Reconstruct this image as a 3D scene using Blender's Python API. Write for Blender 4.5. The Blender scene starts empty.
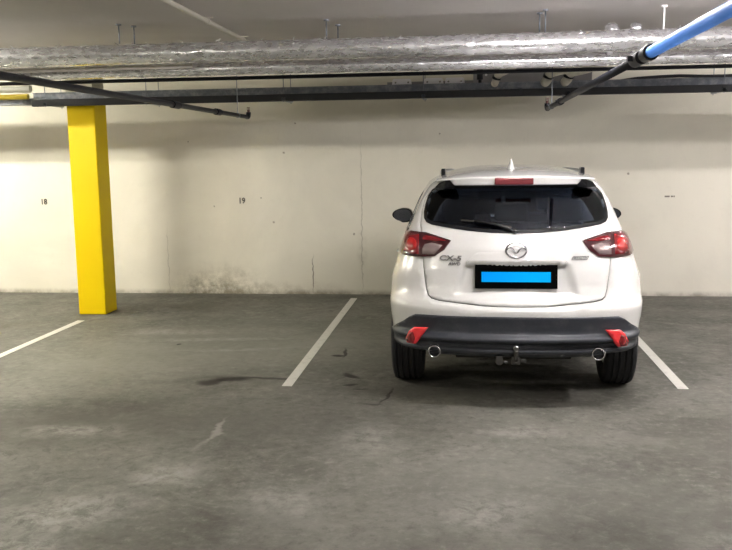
import bpy, bmesh, math, random
from mathutils import Vector, Matrix, noise
from mathutils.geometry import delaunay_2d_cdt
S = bpy.context.scene
COL = S.collection
PI = math.pi
random.seed(7)

# ---------------------------------------------------------------- camera, world, exposure
CAM_H = 1.709
cd = bpy.data.cameras.new('camera'); cam = bpy.data.objects.new('camera', cd); COL.objects.link(cam)
yaw, pitch, roll, FPX = 0.1176, 0.1415, -0.0136, 843.13
_f = Vector((-math.sin(yaw)*math.cos(pitch), math.cos(yaw)*math.cos(pitch), -math.sin(pitch)))
_r = Vector((math.cos(yaw), math.sin(yaw), 0)); _u = _r.cross(_f)
_r2 = _r*math.cos(roll)+_u*math.sin(roll); _u2 = -_r*math.sin(roll)+_u*math.cos(roll)
cam.matrix_world = Matrix(((_r2.x, _u2.x, -_f.x, 0), (_r2.y, _u2.y, -_f.y, 0), (_r2.z, _u2.z, -_f.z, CAM_H), (0, 0, 0, 1)))
cd.sensor_fit = 'HORIZONTAL'; cd.sensor_width = 36; cd.lens = FPX/732*36; cd.clip_start = .05
S.camera = cam
w = bpy.data.worlds.new('world'); S.world = w; w.use_nodes = True
w.node_tree.nodes['Background'].inputs[0].default_value = (.8, .85, 1, 1)
w.node_tree.nodes['Background'].inputs[1].default_value = 0.02
S.view_settings.view_transform = 'Standard'; S.view_settings.look = 'None'
S.view_settings.exposure = 3.15; S.view_settings.gamma = 1; S.view_settings.use_curve_mapping = False
# unseen ceiling lamps, some inferred, others added for evener light: (x, y, rotation, strength)
LAMPS = [(.9, 4.5, 2.56, 0, 33, 'over the lane behind the car'), (3.2, 5.1, 2.50, 1, 36, 'over the lane behind the bay right of the car'),
         (-5.4, 5.7, 2.58, 0, 98, 'over the lane left of the column'), (0.8, 1.4, 2.60, 1, 14, 'overhead near the camera'),
         (-3.5, 2.2, 2.60, 1, 17, 'overhead left of the camera'), (6.2, 5.6, 2.60, 0, 80, 'over the far right bay'),
         (-1.6, -4.5, 2.60, 1, 34, 'behind the camera'), (-6.6, 7.9, 2.68, 0, 60, 'on the ceiling above the bays left of the column'),
         (4.4, 7.9, 2.68, 0, 30, 'on the ceiling behind the foil pipes right of the car')]
CEIL = 2.75
WALL_Y = 10.227

# ---------------------------------------------------------------- materials
def mat(name, color, rough=.5, metal=0, **kw):
    m = bpy.data.materials.new(name); m.use_nodes = True
    b = m.node_tree.nodes['Principled BSDF']
    b.inputs['Base Color'].default_value = (*color, 1)
    b.inputs['Roughness'].default_value = rough; b.inputs['Metallic'].default_value = metal
    for k, v in kw.items():
        b.inputs[k.replace('_', ' ')].default_value = v
    return m
class NT:
    def __init__(s, m): s.nt = m.node_tree; s.n = s.nt.nodes; s.b = s.n['Principled BSDF']
    def add(s, t, **kw):
        n = s.n.new(t)
        for k, v in kw.items(): setattr(n, k, v)
        return n
    def link(s, a, b): s.nt.links.new(a, b)
    def pos(s): return s.add('ShaderNodeNewGeometry').outputs['Position']
    def noise(s, vec, scale, detail=6, rough=.55, dist=0, vscale=None):
        if vscale:
            mp = s.add('ShaderNodeMapping'); mp.inputs['Scale'].default_value = vscale; s.link(vec, mp.inputs[0]); vec = mp.outputs[0]
        n = s.add('ShaderNodeTexNoise'); s.link(vec, n.inputs['Vector'])
        n.inputs['Scale'].default_value = scale; n.inputs['Detail'].default_value = detail
        n.inputs['Roughness'].default_value = rough; n.inputs['Distortion'].default_value = dist
        return n.outputs['Fac'] if 'Fac' in n.outputs else n.outputs[0]
    def ramp(s, v, a, b, lo=0, hi=1, smooth=True):
        n = s.add('ShaderNodeMapRange'); n.interpolation_type = 'SMOOTHSTEP' if smooth else 'LINEAR'
        s.link(v, n.inputs['Value']); n.inputs['From Min'].default_value = a; n.inputs['From Max'].default_value = b
        n.inputs['To Min'].default_value = lo; n.inputs['To Max'].default_value = hi
        return n.outputs['Result']
    def math(s, op, a, b=0):
        n = s.add('ShaderNodeMath', operation=op)
        for i, v in enumerate((a, b)):
            if isinstance(v, (int, float)): n.inputs[i].default_value = v
            else: s.link(v, n.inputs[i])
        return n.outputs[0]
    def mix(s, f, a, b):
        n = s.add('ShaderNodeMix', data_type='RGBA')
        if isinstance(f, (int, float)): n.inputs[0].default_value = f
        else: s.link(f, n.inputs[0])
        for i, v in ((6, a), (7, b)):
            if isinstance(v, tuple): n.inputs[i].default_value = (*v, 1)
            else: s.link(v, n.inputs[i])
        return n.outputs[2]
    def bump(s, h, strength=.2, dist=.01):
        n = s.add('ShaderNodeBump'); n.inputs['Strength'].default_value = strength; n.inputs['Distance'].default_value = dist
        s.link(h, n.inputs['Height']); s.link(n.outputs[0], s.b.inputs['Normal'])
    def warp(s, vec, scale, amt):
        n = s.add('ShaderNodeTexNoise'); s.link(vec, n.inputs['Vector']); n.inputs['Scale'].default_value = scale; n.inputs['Detail'].default_value = 4
        a = s.add('ShaderNodeVectorMath', operation='SUBTRACT'); s.link(n.outputs['Color'], a.inputs[0]); a.inputs[1].default_value = (.5, .5, .5)
        b = s.add('ShaderNodeVectorMath', operation='SCALE'); s.link(a.outputs[0], b.inputs[0]); b.inputs['Scale'].default_value = amt
        c = s.add('ShaderNodeVectorMath', operation='ADD'); s.link(vec, c.inputs[0]); s.link(b.outputs[0], c.inputs[1])
        return c.outputs[0]
    def blob(s, vec, c, r, rot=0, inner=.2, axis='Z'):
        """soft elliptical mark with a shape of its own, 1 in the middle"""
        mp = s.add('ShaderNodeMapping', vector_type='TEXTURE'); s.link(vec, mp.inputs[0])
        mp.inputs['Location'].default_value = c; mp.inputs['Scale'].default_value = r
        mp.inputs['Rotation'].default_value = (0, rot, 0) if axis == 'Y' else (0, 0, rot)
        l = s.add('ShaderNodeVectorMath', operation='LENGTH'); s.link(mp.outputs[0], l.inputs[0])
        return s.ramp(l.outputs['Value'], 1, inner, 0, 1)

# concrete floor
m_floor = mat('concrete_floor', (.2, .19, .16), .6)
t = NT(m_floor); P0 = t.pos()
big = t.noise(P0, .55, 5, .6, .4); mid = t.noise(P0, 2.2, 8, .65, .6); fine = t.noise(P0, 15, 9, .78)
clo = t.noise(t.warp(P0, 3, .5), 4.5, 10, .75, .8)
swirl = t.noise(t.warp(P0, 1.1, .9), 1.5, 9, .72, 1.2)
c = t.mix(t.ramp(big, .35, .66), (.095, .094, .080), (.180, .177, .155))
c = t.mix(t.ramp(mid, .42, .72, 0, .55), c, (.205, .198, .175))
c = t.mix(t.ramp(swirl, .52, .70, 0, .65), c, (.27, .265, .24))
c = t.mix(t.ramp(swirl, .46, .30, 0, .65), c, (.060, .058, .048))
c = t.mix(t.ramp(fine, .50, .70, 0, .6), c, (.29, .285, .255))
c = t.mix(t.ramp(fine, .49, .32, 0, .6), c, (.05, .047, .038))
c = t.mix(t.ramp(clo, .52, .72, 0, .5), c, (.27, .265, .245))
c = t.mix(t.ramp(clo, .48, .30, 0, .6), c, (.062, .060, .050))
pits = t.noise(P0, 60, 3, .6)
c = t.mix(t.ramp(pits, .66, .74, 0, .4), c, (.06, .055, .045))
WP = t.warp(P0, 2.2, .55); WP2 = t.warp(P0, 7, .10); WP3 = t.warp(P0, 5, .22)
gtex = t.ramp(t.noise(t.warp(P0, 8, .15), 9, 10, .8), .36, .62)
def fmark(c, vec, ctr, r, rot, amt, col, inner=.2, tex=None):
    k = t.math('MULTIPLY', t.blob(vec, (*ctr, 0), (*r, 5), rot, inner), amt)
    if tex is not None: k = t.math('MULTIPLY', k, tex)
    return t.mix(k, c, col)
# broad pale and dark areas, partly standing in for light and shade
c = fmark(c, WP, (-1.6, 7.6), (2.2, 1.8), 0, .45, (.27, .268, .24), .1)  # bays painted paler in place of stronger light there
c = fmark(c, WP, (-2.9, 6.8), (1.5, 1.5), .3, .45, (.27, .265, .235), .1)
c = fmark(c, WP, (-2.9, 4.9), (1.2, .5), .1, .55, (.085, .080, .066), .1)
c = fmark(c, WP, (.1, 4.3), (1.2, .6), .2, .40, (.20, .198, .175), .1)
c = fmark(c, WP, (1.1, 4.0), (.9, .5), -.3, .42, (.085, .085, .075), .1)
c = fmark(c, WP, (-1.9, 6.15), (.75, .12), .06, .55, (.075, .070, .060), .1)
c = fmark(c, WP, (-3.3, 9.3), (1.0, .35), .2, .4, (.09, .084, .066), .1)
c = fmark(c, WP, (-4.9, 8.1), (.8, .35), .1, .45, (.10, .088, .062), .1)
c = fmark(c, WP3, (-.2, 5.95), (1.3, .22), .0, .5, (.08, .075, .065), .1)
c = fmark(c, WP, (-1.8, 5.15), (2.6, .75), .05, .55, (.080, .077, .066), .1)  # near lane: tyre grime, laid on broadly in place of dimmer light
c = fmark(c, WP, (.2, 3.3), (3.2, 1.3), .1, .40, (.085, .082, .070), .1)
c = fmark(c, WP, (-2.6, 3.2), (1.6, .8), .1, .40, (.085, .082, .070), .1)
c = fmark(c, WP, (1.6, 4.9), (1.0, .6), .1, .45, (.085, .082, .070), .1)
# dark cracks and spills
for ctr, r, rot, a in (((-1.80, 6.20), (.19, .055), .15, .95), ((-1.93, 6.10), (.12, .07), .5, .9), ((-1.50, 6.24), (.28, .025), -.08, .8),
                       ((-1.08, 7.02), (.07, .028), .1, .9), ((-1.04, 7.12), (.02, .13), .15, .85), ((-.88, 6.36), (.12, .028), -.9, .85),
                       ((-.84, 6.1), (.07, .026), .2, .85), ((-.76, 5.98), (.10, .012), .1, .6), ((-.55, 5.83), (.015, .16), -.15, .8),
                       ((-.63, 5.62), (.08, .012), 0, .6), ((-2.62, 7.37), (.022, .022), 0, .95)):
    c = fmark(c, WP2, ctr, (r[0]*1.15, r[1]*1.7), rot, a, (.014, .012, .010), .35)
# pale drag marks
c = fmark(c, WP3, (-1.56, 4.95), (.030, .45), -.02, .7, (.30, .295, .27), .2)
for ctr, r, rot, a in (((-1.60, 4.25), (.30, .30), -.25, .8), ((-1.95, 3.7), (.55, .35), .4, .9),
                       ((-2.45, 4.9), (.55, .22), .1, .7), ((-2.05, 3.3), (.5, .22), .2, .8), ((-.9, 3.9), (.4, .4), .2, .5),
                       ((.33, 5.1), (.4, .16), .2, .6), ((.1, 3.9), (.5, .35), .2, .5), ((1.3, 3.6), (.4, .3), .2, .4), ((-2.3, 7.6), (1.1, .10), .12, .7), ((-2.0, 7.2), (.9, .08), .2, .6), ((-2.9, 7.9), (.8, .2), .1, .6), ((-.6, 4.9), (.35, .5), .1, .5)):
    c = fmark(c, WP3, ctr, r, rot, a, (.34, .335, .31), .1, gtex)
for ctr, r, rot, a in (((-2.6, 5.4), (.9, .35), .1, .6), ((-1.3, 4.6), (.5, .5), .3, .5), ((-1.1, 3.6), (.5, .4), .1, .5), ((.9, 4.6), (.6, .35), .2, .6), ((.6, 3.7), (.5, .3), -.3, .5),
                       ((-3.6, 8.9), (1.2, .3), .15, .7), ((-4.7, 9.4), (1.2, .2), 0, .6), ((-3.0, 10.0), (3.0, .22), 0, .6), ((2.6, 9.6), (1.4, .3), .1, .5), ((-.2, 6.6), (1.0, .5), .1, .5)):  # this row: shade near column, wall foot and car, painted into the colour
    c = fmark(c, WP3, ctr, r, rot, a, (.05, .047, .040), .1, gtex)
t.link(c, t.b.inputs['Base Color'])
rg = t.ramp(swirl, .35, .7, .58, .78); t.link(rg, t.b.inputs['Roughness'])
t.b.inputs['Specular IOR Level'].default_value = .22
t.bump(t.math('ADD', t.math('MULTIPLY', fine, .5), swirl), .25, .01)

# painted wall
def wall_material(name, base, dark):
    m = mat(name, base, .75); t = NT(m); P0 = t.pos()
    a = t.noise(P0, .8, 6, .6, .5); b = t.noise(P0, 9, 7, .7)
    c = t.mix(t.ramp(a, .35, .7), base, tuple(x*.90 for x in base))
    c = t.mix(t.ramp(b, .55, .85, 0, .20), c, dark)
    return m, t, P0, a, b, c
m_wall, t, P0, a, b, c = wall_material('painted_wall', (.82, .79, .695), (.42, .38, .30))
WPw = t.warp(P0, 6, .20); WPc = t.warp(P0, 9, .07); WPf = t.warp(P0, 40, .02)
def wmark(c, vec, ctr, r, amt, col, inner=.1, rot=0, tex=None):
    k = t.math('MULTIPLY', t.blob(vec, (ctr[0], WALL_Y, ctr[1]), (r[0], 5, r[1]), rot, inner, 'Y'), amt)
    if tex is not None: k = t.math('MULTIPLY', k, tex)
    return t.mix(k, c, col)
grit = t.ramp(t.noise(P0, 7, 9, .78), .30, .68)
c = wmark(c, WPw, (-3.05, .02), (.85, .5), .75, (.17, .145, .09), .1, 0, grit)
c = wmark(c, WPw, (-3.2, .05), (.45, .22), .7, (.12, .10, .06), .1, 0, grit)
c = wmark(c, WPw, (-2.2, .02), (1.2, .16), .5, (.28, .24, .16), .1, 0, grit)
c = wmark(c, WPw, (-3.0, 1.3), (.65, 1.9), .25, (.42, .37, .27))  # soft column shadow painted into the wall colour
c = wmark(c, WPc, (-1.87, .25), (.012, .28), .8, (.16, .14, .11), .4)
c = wmark(c, WPc, (-1.25, .9), (.010, 1.3), .45, (.28, .25, .20), .4)
c = wmark(c, WPc, (-1.25, .55), (.09, .3), .4, (.30, .27, .21), .1, 0, grit)
c = wmark(c, WPc, (-3.72, .4), (.008, .6), .4, (.28, .25, .20), .4)
for x, z, r in ((-2.2, 1.75, .018), (-2.35, .9, .02), (-2.5, 1.2, .014), (-1.35, .75, .02), (-3.1, 1.1, .015), (1.9, 1.45, .02), (-.3, 1.95, .015), (-2.05, 2.1, .015), (-4.7, 1.7, .015), (-3.4, 1.9, .012)):
    c = wmark(c, WPf, (x, z), (r, r), .8, (.22, .19, .15), .3)
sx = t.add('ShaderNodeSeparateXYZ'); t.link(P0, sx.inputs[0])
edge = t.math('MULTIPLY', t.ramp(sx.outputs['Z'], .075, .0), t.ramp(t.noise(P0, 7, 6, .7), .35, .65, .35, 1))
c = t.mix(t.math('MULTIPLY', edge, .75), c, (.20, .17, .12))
t.link(c, t.b.inputs['Base Color']); t.bump(b, .12, .006)
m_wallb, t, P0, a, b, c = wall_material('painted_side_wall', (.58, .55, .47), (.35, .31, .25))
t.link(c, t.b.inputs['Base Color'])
m_ceil, t, P0, a, b, c = wall_material('painted_ceiling', (.56, .535, .53), (.30, .27, .22))
t.link(c, t.b.inputs['Base Color']); t.bump(b, .15, .006)

m_yellow = mat('yellow_paint', (.86, .66, .005), .5, 0, Specular_IOR_Level=.2); t = NT(m_yellow); P0 = t.pos()
t.link(t.mix(t.ramp(t.noise(P0, 5, 7, .7), .5, .85, 0, .25), (.78, .56, .0), (.62, .40, .0)), t.b.inputs['Base Color'])
m_line = mat('white_line_paint', (.62, .61, .57), .6); t = NT(m_line); P0 = t.pos()
t.link(t.mix(t.ramp(t.noise(P0, 14, 8, .75), .48, .75, 0, .55), (.68, .67, .63), (.33, .32, .28)), t.b.inputs['Base Color'])
m_foil = mat('aluminium_foil', (.74, .74, .76), .30, .85); t = NT(m_foil); P0 = t.pos()
cr = t.noise(P0, 9, 5, .7, .6, (.35, 1, 1)); cr2 = t.noise(P0, 34, 3, .5, .3, (.35, 1, 1))
t.link(t.mix(t.ramp(cr, .3, .7), (.78, .78, .82), (.90, .90, .94)), t.b.inputs['Base Color'])
t.link(t.ramp(cr2, .3, .7, .34, .22), t.b.inputs['Roughness'])
t.bump(t.math('ADD', cr, t.math('MULTIPLY', cr2, .35)), .17, .02)
m_darkpipe = mat('dark_iron_pipe', (.010, .011, .017), .5, .0, Specular_IOR_Level=.25)
m_bluepipe = mat('blue_painted_pipe', (.05, .19, .60), .6, 0, Specular_IOR_Level=.2)
m_galv = mat('galvanised_steel', (.42, .45, .50), .42, .75); t = NT(m_galv); P0 = t.pos()
t.link(t.mix(t.ramp(t.noise(P0, 12, 5, .7), .4, .7), (.20, .22, .26), (.36, .38, .42)), t.b.inputs['Base Color'])
m_cable = mat('cable_sheath', (.028, .030, .036), .55)
m_greyduct = mat('grey_duct_paint', (.27, .26, .27), .5)
m_bracket = mat('zinc_bracket', (.95, .94, .97), .4, 0)
m_conduit = mat('cream_conduit', (.60, .57, .51), .5)
m_white = mat('white_plastic', (.78, .78, .72), .5)
m_yellowpipe = mat('yellow_gas_paint', (.62, .48, .04), .5)
m_rust = mat('tarnished_brass', (.12, .05, .045), .5, .5)
m_ink = mat('black_stencil_paint', (.05, .045, .04), .8)
m_inkfade = mat('faded_stencil_paint', (.20, .18, .15), .9)
# car
m_paint = mat('white_car_paint', (.80, .80, .795), .22, 0, Coat_Weight=.8, Coat_Roughness=.04); t = NT(m_paint); P0 = t.pos()
dust = t.math('MULTIPLY', t.ramp(t.noise(P0, 9, 7, .7), .4, .75), t.ramp(t.add('ShaderNodeSeparateXYZ').outputs[2], 0, 1, 1, 1))
t.link(t.mix(t.math('MULTIPLY', dust, .10), (.72, .72, .715), (.46, .44, .40)), t.b.inputs['Base Color'])
m_blackplastic = mat('grey_black_bumper_plastic', (.028, .031, .040), .42); t = NT(m_blackplastic); P0 = t.pos()
t.link(t.mix(t.ramp(t.noise(P0, 7, 8, .75), .45, .8, 0, .5), (.033, .038, .050), (.11, .11, .115)), t.b.inputs['Base Color'])
t.link(t.ramp(t.noise(P0, 5, 6, .7), .3, .7, .34, .55), t.b.inputs['Roughness'])
m_gloss = mat('gloss_black', (.010, .011, .014), .15)
m_rubber = mat('tyre_rubber', (.017, .018, .021), .75)
m_seal = mat('seal_rubber', (.06, .055, .05), .7)
m_alloy = mat('alloy', (.45, .46, .48), .35, .9)
m_chrome = mat('chrome', (.62, .62, .64), .16, 1)
m_emblem = mat('emblem_chrome', (.30, .30, .31), .22, .95)
m_badge = mat('badge_chrome', (.22, .22, .23), .3, .8)
m_dullmetal = mat('dull_steel', (.10, .097, .092), .5, .8)
m_inner = mat('cabin_trim', (.03, .031, .035), .8)
m_seat = mat('seat_fabric', (.010, .010, .014), .9, 0, Specular_IOR_Level=.1)
m_redlens = mat('red_lens', (.19, .007, .011), .2, 0, Coat_Weight=.6, Coat_Roughness=.03)
m_redbright = mat('bright_red_lens', (.42, .012, .012), .25, 0, Coat_Weight=.5, Coat_Roughness=.05)
m_reflector = mat('red_reflector', (.85, .035, .045), .25, 0, Coat_Weight=.6)
m_redsmoke = mat('dark_red_lens', (.05, .006, .010), .12, 0, Coat_Weight=1, Coat_Roughness=.03)
m_brake = mat('brake_light_lens', (.17, .03, .038), .2, 0, Coat_Weight=.8)
m_clear = mat('clear_lens', (.27, .21, .21), .2, .3, Coat_Weight=.5)
m_headlens = mat('headlamp_lens', (.6, .62, .65), .08, .4, Coat_Weight=1)
m_plate = mat('black_plate', (.0015, .0015, .0015), .9, 0, Specular_IOR_Level=.02)
m_plateblue = mat('blue_plate_panel', (.0, .36, .95), .7, 0, Specular_IOR_Level=.05)
m_mirror = mat('mirror_glass', (.22, .24, .31), .08, .9)
def glass_mat(name, tint):
    m = bpy.data.materials.new(name); m.use_nodes = True; nt = m.node_tree; nt.nodes.clear()
    o = nt.nodes.new('ShaderNodeOutputMaterial'); mx = nt.nodes.new('ShaderNodeMixShader'); fr = nt.nodes.new('ShaderNodeFresnel')
    tr = nt.nodes.new('ShaderNodeBsdfTransparent'); gl = nt.nodes.new('ShaderNodeBsdfGlossy'); fr.inputs[0].default_value = 1.42
    tr.inputs[0].default_value = (*tint, 1); gl.inputs['Roughness'].default_value = .03
    nt.links.new(fr.outputs[0], mx.inputs[0]); nt.links.new(tr.outputs[0], mx.inputs[1]); nt.links.new(gl.outputs[0], mx.inputs[2]); nt.links.new(mx.outputs[0], o.inputs[0])
    return m
m_glass = glass_mat('privacy_glass', (.60, .69, .84)); m_windscreen = glass_mat('windscreen_glass', (.93, .96, .95))
def emit(name, col, s):
    m = bpy.data.materials.new(name); m.use_nodes = True; b = m.node_tree.nodes['Principled BSDF']
    b.inputs['Base Color'].default_value = (.8, .8, .8, 1); b.inputs['Emission Color'].default_value = (*col, 1); b.inputs['Emission Strength'].default_value = s
    return m

# ---------------------------------------------------------------- mesh helpers
def link_mesh(name, bm, material, parent=None, smooth=False, mats=None):
    me = bpy.data.meshes.new(name); bm.to_mesh(me); bm.free()
    for m in (mats or [material]): me.materials.append(m)
    if smooth:
        for p in me.polygons: p.use_smooth = True
    o = bpy.data.objects.new(name, me); COL.objects.link(o)
    if parent: o.parent = parent
    return o
def tag(o, label=None, cat=None, group=None, kind=None):
    if label: o['label'] = label
    if cat: o['category'] = cat
    if group: o['group'] = group
    if kind: o['kind'] = kind
    return o
def empty(name, loc, label, cat, group=None, rz=0):
    o = bpy.data.objects.new(name, None); COL.objects.link(o); o.location = loc; o.rotation_euler = (0, 0, rz); o.empty_display_size = .2
    return tag(o, label, cat, group)
def box(bm, a, b, bev=0, M=None):
    r = bmesh.ops.create_cube(bm, size=1); vs = r['verts']
    for v in vs: v.co = Vector([(a[i]+b[i])/2+v.co[i]*(b[i]-a[i]) for i in range(3)])
    if bev:
        es = {e for v in vs for e in v.link_edges}
        r2 = bmesh.ops.bevel(bm, geom=list(es), offset=bev, segments=2, affect='EDGES', profile=.5)
        vs = list({v for f in r2['faces'] for v in f.verts} | {v for v in vs if v.is_valid})
    if M is not None:
        for v in vs: v.co = M @ v.co
    return vs
def cyl(bm, p0, p1, r0, r1=None, seg=20, cap=True):
    p0, p1 = Vector(p0), Vector(p1); d = p1-p0
    M = Matrix.Translation((p0+p1)/2) @ d.to_track_quat('Z', 'Y').to_matrix().to_4x4()
    return bmesh.ops.create_cone(bm, cap_ends=cap, segments=seg, radius1=r0, radius2=r0 if r1 is None else r1, depth=d.length, matrix=M)['verts']
def tube(bm, pts, r, seg=10, closed=False, radii=None):
    pts = [Vector(p) for p in pts]; n = len(pts); rings = []; up = None
    for i, p in enumerate(pts):
        a = pts[(i-1) % n] if (closed or i > 0) else p; b = pts[(i+1) % n] if (closed or i < n-1) else p
        d = (b-a).normalized()
        if up is None: up = d.orthogonal().normalized()
        up = (up-d*up.dot(d)).normalized(); sd = d.cross(up); rr = radii[i] if radii else r
        rings.append([bm.verts.new(p+(up*math.cos(k*2*PI/seg)+sd*math.sin(k*2*PI/seg))*rr) for k in range(seg)])
    for i in range(n if closed else n-1):
        A, B = rings[i], rings[(i+1) % n]
        for k in range(seg): bm.faces.new((A[k], A[(k+1) % seg], B[(k+1) % seg], B[k]))
    if not closed:
        bm.faces.new(rings[0][::-1]); bm.faces.new(rings[-1])
def lathe(bm, prof, M, seg=48, closed=True):
    """prof: (axial, radius); axis = local X"""
    rings = [[bm.verts.new(M @ Vector((a, r*math.cos(k*2*PI/seg), r*math.sin(k*2*PI/seg)))) for k in range(seg)] for a, r in prof]
    for i in range(len(rings) if closed else len(rings)-1):
        A, B = rings[i], rings[(i+1) % len(rings)]
        for k in range(seg): bm.faces.new((A[k], A[(k+1) % seg], B[(k+1) % seg], B[k]))
def text_mesh(name, s, size, M, material, parent=None, ext=.002, shear=0, sx=1, bold=0):
    cu = bpy.data.curves.new(name, 'FONT'); cu.body = s; cu.size = size; cu.extrude = ext; cu.align_x = 'CENTER'; cu.align_y = 'CENTER'; cu.offset = bold; cu.shear = shear; cu.resolution_u = 3
    tmp = bpy.data.objects.new(name, cu); COL.objects.link(tmp)
    me = bpy.data.meshes.new_from_object(tmp.evaluated_get(bpy.context.evaluated_depsgraph_get()))
    bpy.data.objects.remove(tmp); me.transform(M @ Matrix.Diagonal((sx, 1, 1, 1)))
    me.materials.clear(); me.materials.append(material); me.name = name
    o = bpy.data.objects.new(name, me); COL.objects.link(o)
    if parent: o.parent = parent
    return o
def fix(bm): bmesh.ops.recalc_face_normals(bm, faces=bm.faces)
def simple(name, material, parent, fn, smooth=False):
    bm = bmesh.new(); fn(bm); fix(bm); return link_mesh(name, bm, material, parent, smooth)
def autosmooth(o, ang=35):
    me = o.data
    for p in me.polygons: p.use_smooth = True
    bm = bmesh.new(); bm.from_mesh(me)
    for e in bm.edges:
        if len(e.link_faces) == 2 and e.calc_face_angle(0) > math.radians(ang): e.smooth = False
    bm.to_mesh(me); bm.free(); return o

# ---------------------------------------------------------------- the room
X0, X1, Y0 = -13.0, 9.0, -9.0
def slab(name, a, b, m): o = simple(name, m, None, lambda bm: box(bm, a, b)); tag(o, kind='structure'); return o
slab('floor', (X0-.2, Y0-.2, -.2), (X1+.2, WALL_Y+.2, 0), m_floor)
slab('ceiling', (X0-.2, Y0-.2, CEIL), (X1+.2, WALL_Y+.2, CEIL+.2), m_ceil)
slab('wall_back', (X0, WALL_Y, 0), (X1, WALL_Y+.2, CEIL), m_wall)
slab('wall_left', (X0-.2, Y0, 0), (X0, WALL_Y, CEIL), m_wallb)
slab('wall_right', (X1, Y0, 0), (X1+.2, WALL_Y, CEIL), m_wallb)
slab('wall_front', (X0, Y0-.2, 0), (X1, Y0, CEIL), m_wallb)

# yellow column
o = simple('column', m_yellow, None, lambda bm: box(bm, (-4.245, 8.766, 0), (-3.933, 9.075, 2.33), .012))
simple('column_head', m_wallb, o, lambda bm: box(bm, (-4.243, 8.768, 2.33), (-3.947, 9.064, CEIL)))['label'] = 'cream painted top of the column'
tag(o, 'square yellow painted concrete column standing before the wall', 'column')

# painted bay lines
def pline(x, y0, y1, label):
    o = simple('parking_line', m_line, None, lambda bm: box(bm, (x-.038, y0, 0), (x+.038, y1, .003)))
    tag(o, label, 'parking line', 'white bay lines on the floor')
pline(-1.322, 6.03, 9.93, 'white painted bay line on the floor left of the car, at mid photo')
pline(1.575, 6.15, 9.93, 'white painted bay line coming out from under the right side of the car')
pline(-4.06, 6.0, 8.42, 'white painted bay line running up to the foot of the yellow column')

# stencilled bay numbers
RX = Matrix.Rotation(PI/2, 4, 'X')
def wnum(s, x, z, label, m=m_ink, size=.10):
    o = text_mesh('bay_number', s, size, Matrix.Translation((x, WALL_Y-.002, z)) @ RX, m, None, .0015, 0, .9, .0025)
    tag(o, label, 'bay number', 'bay numbers stencilled on the wall')
wnum('18', -5.33, 1.17, 'small black stencilled number 18 on the wall left of the yellow column')
wnum('19', -2.745, 1.165, 'small black stencilled number 19 on the wall between column and car')
def smear(bm):
    for a, b in ((-.065, -.008), (.005, .03)): box(bm, (2.385+a, WALL_Y-.003, 1.172), (2.385+b, WALL_Y, 1.190), .001)
    box(bm, (2.42, WALL_Y-.003, 1.172), (2.435, WALL_Y, 1.190), .001)
o = simple('bay_number', m_inkfade, None, smear)
tag(o, 'worn off remains of a bay number on the wall right of the car', 'bay number', 'bay numbers stencilled on the wall')

# ---------------------------------------------------------------- ceiling lamps (unseen battens)
def lamp(x, y, z, turned, strength, where):
    e = empty('ceiling_lamp', (x, y, z), 'unseen fluorescent batten lamp '+where, 'ceiling lamp', 'fluorescent lamps along the garage ceiling', PI/2*turned)
    simple('housing', m_white, e, lambda bm: box(bm, (-.65, -.045, .025), (.65, .045, .07), .008))
    if CEIL-z > .08:
        for sx in (-.45, .45): simple('bracket', m_galv, e, lambda bm: box(bm, (sx-.02, -.02, .07), (sx+.02, .02, CEIL-z)))
    simple('tube', emit('lamp_tube_light', (1, .95, .80) if x < -1 else (1, .945, .925), strength), e, lambda bm: cyl(bm, (-.6, 0, .0), (.6, 0, .0), .019, seg=12))
for a_ in LAMPS: lamp(*a_)

# ---------------------------------------------------------------- pipes under the ceiling
def foil_pipe(name, y, z, r, label, x0=-9, x1=6, amp=.0035, seed=0, step=.03):
    bm = bmesh.new(); n = int((x1-x0)/step); seg = 28; rings = []
    for i in range(n+1):
        x = x0+(x1-x0)*i/n; ring = []
        for k in range(seg):
            a = k*2*PI/seg
            d = noise.noise(Vector((x*7, math.cos(a)*1.6+seed, math.sin(a)*1.6)))*amp+noise.noise(Vector((x*24, math.cos(a)*4+seed, math.sin(a)*4)))*amp*.5
            lap = .004 if (x*1.0+seed) % 1.15 < .06 else 0
            ring.append(bm.verts.new((x, y+(r+d+lap)*math.cos(a), z+(r+d+lap)*math.sin(a))))
        rings.append(ring)
    for A, B in zip(rings, rings[1:]):
        for k in range(seg): bm.faces.new((A[k], A[(k+1) % seg], B[(k+1) % seg], B[k]))
    bm.faces.new(rings[0]); bm.faces.new(rings[-1][::-1]); fix(bm)
    o = link_mesh(name, bm, m_foil, None, True); tag(o, label, 'pipe', 'foil wrapped pipes under the ceiling'); return o
fp = foil_pipe('insulated_pipe', 6.60, 2.522, .077, 'thick silver foil insulated pipe, nearest the camera under the ceiling')
# torn tape ends sticking off the foil
def tapes(bm):
    for i in range(34):
        x = random.uniform(-4.4, 2.4); a = random.uniform(1.5, 2.9)
        p = Vector((x, 6.60+.078*math.cos(a), 2.522+.078*math.sin(a))); nrm = Vector((0, math.cos(a), math.sin(a)))
        tl = random.uniform(.015, .04); dx = random.uniform(-.03, .03); w_ = random.uniform(.004, .008)
        q = p+nrm*tl*.6+Vector((dx, 0, 0)); pts = [p+Vector((-w_, 0, 0)), p+Vector((w_, 0, 0)), q+Vector((w_*.6, 0, 0)), q-Vector((w_*.6, 0, 0))]
        vs = [bm.verts.new(v) for v in pts]+[bm.verts.new(v+Vector((0, .0015, -.001))) for v in pts]
        bm.faces.new(vs[:4]); bm.faces.new(vs[4:][::-1])
        for k in range(4): bm.faces.new((vs[k], vs[(k+1) % 4], vs[4+(k+1) % 4], vs[4+k]))
simple('foil_tape', m_foil, fp, tapes)['kind'] = 'stuff'
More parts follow.
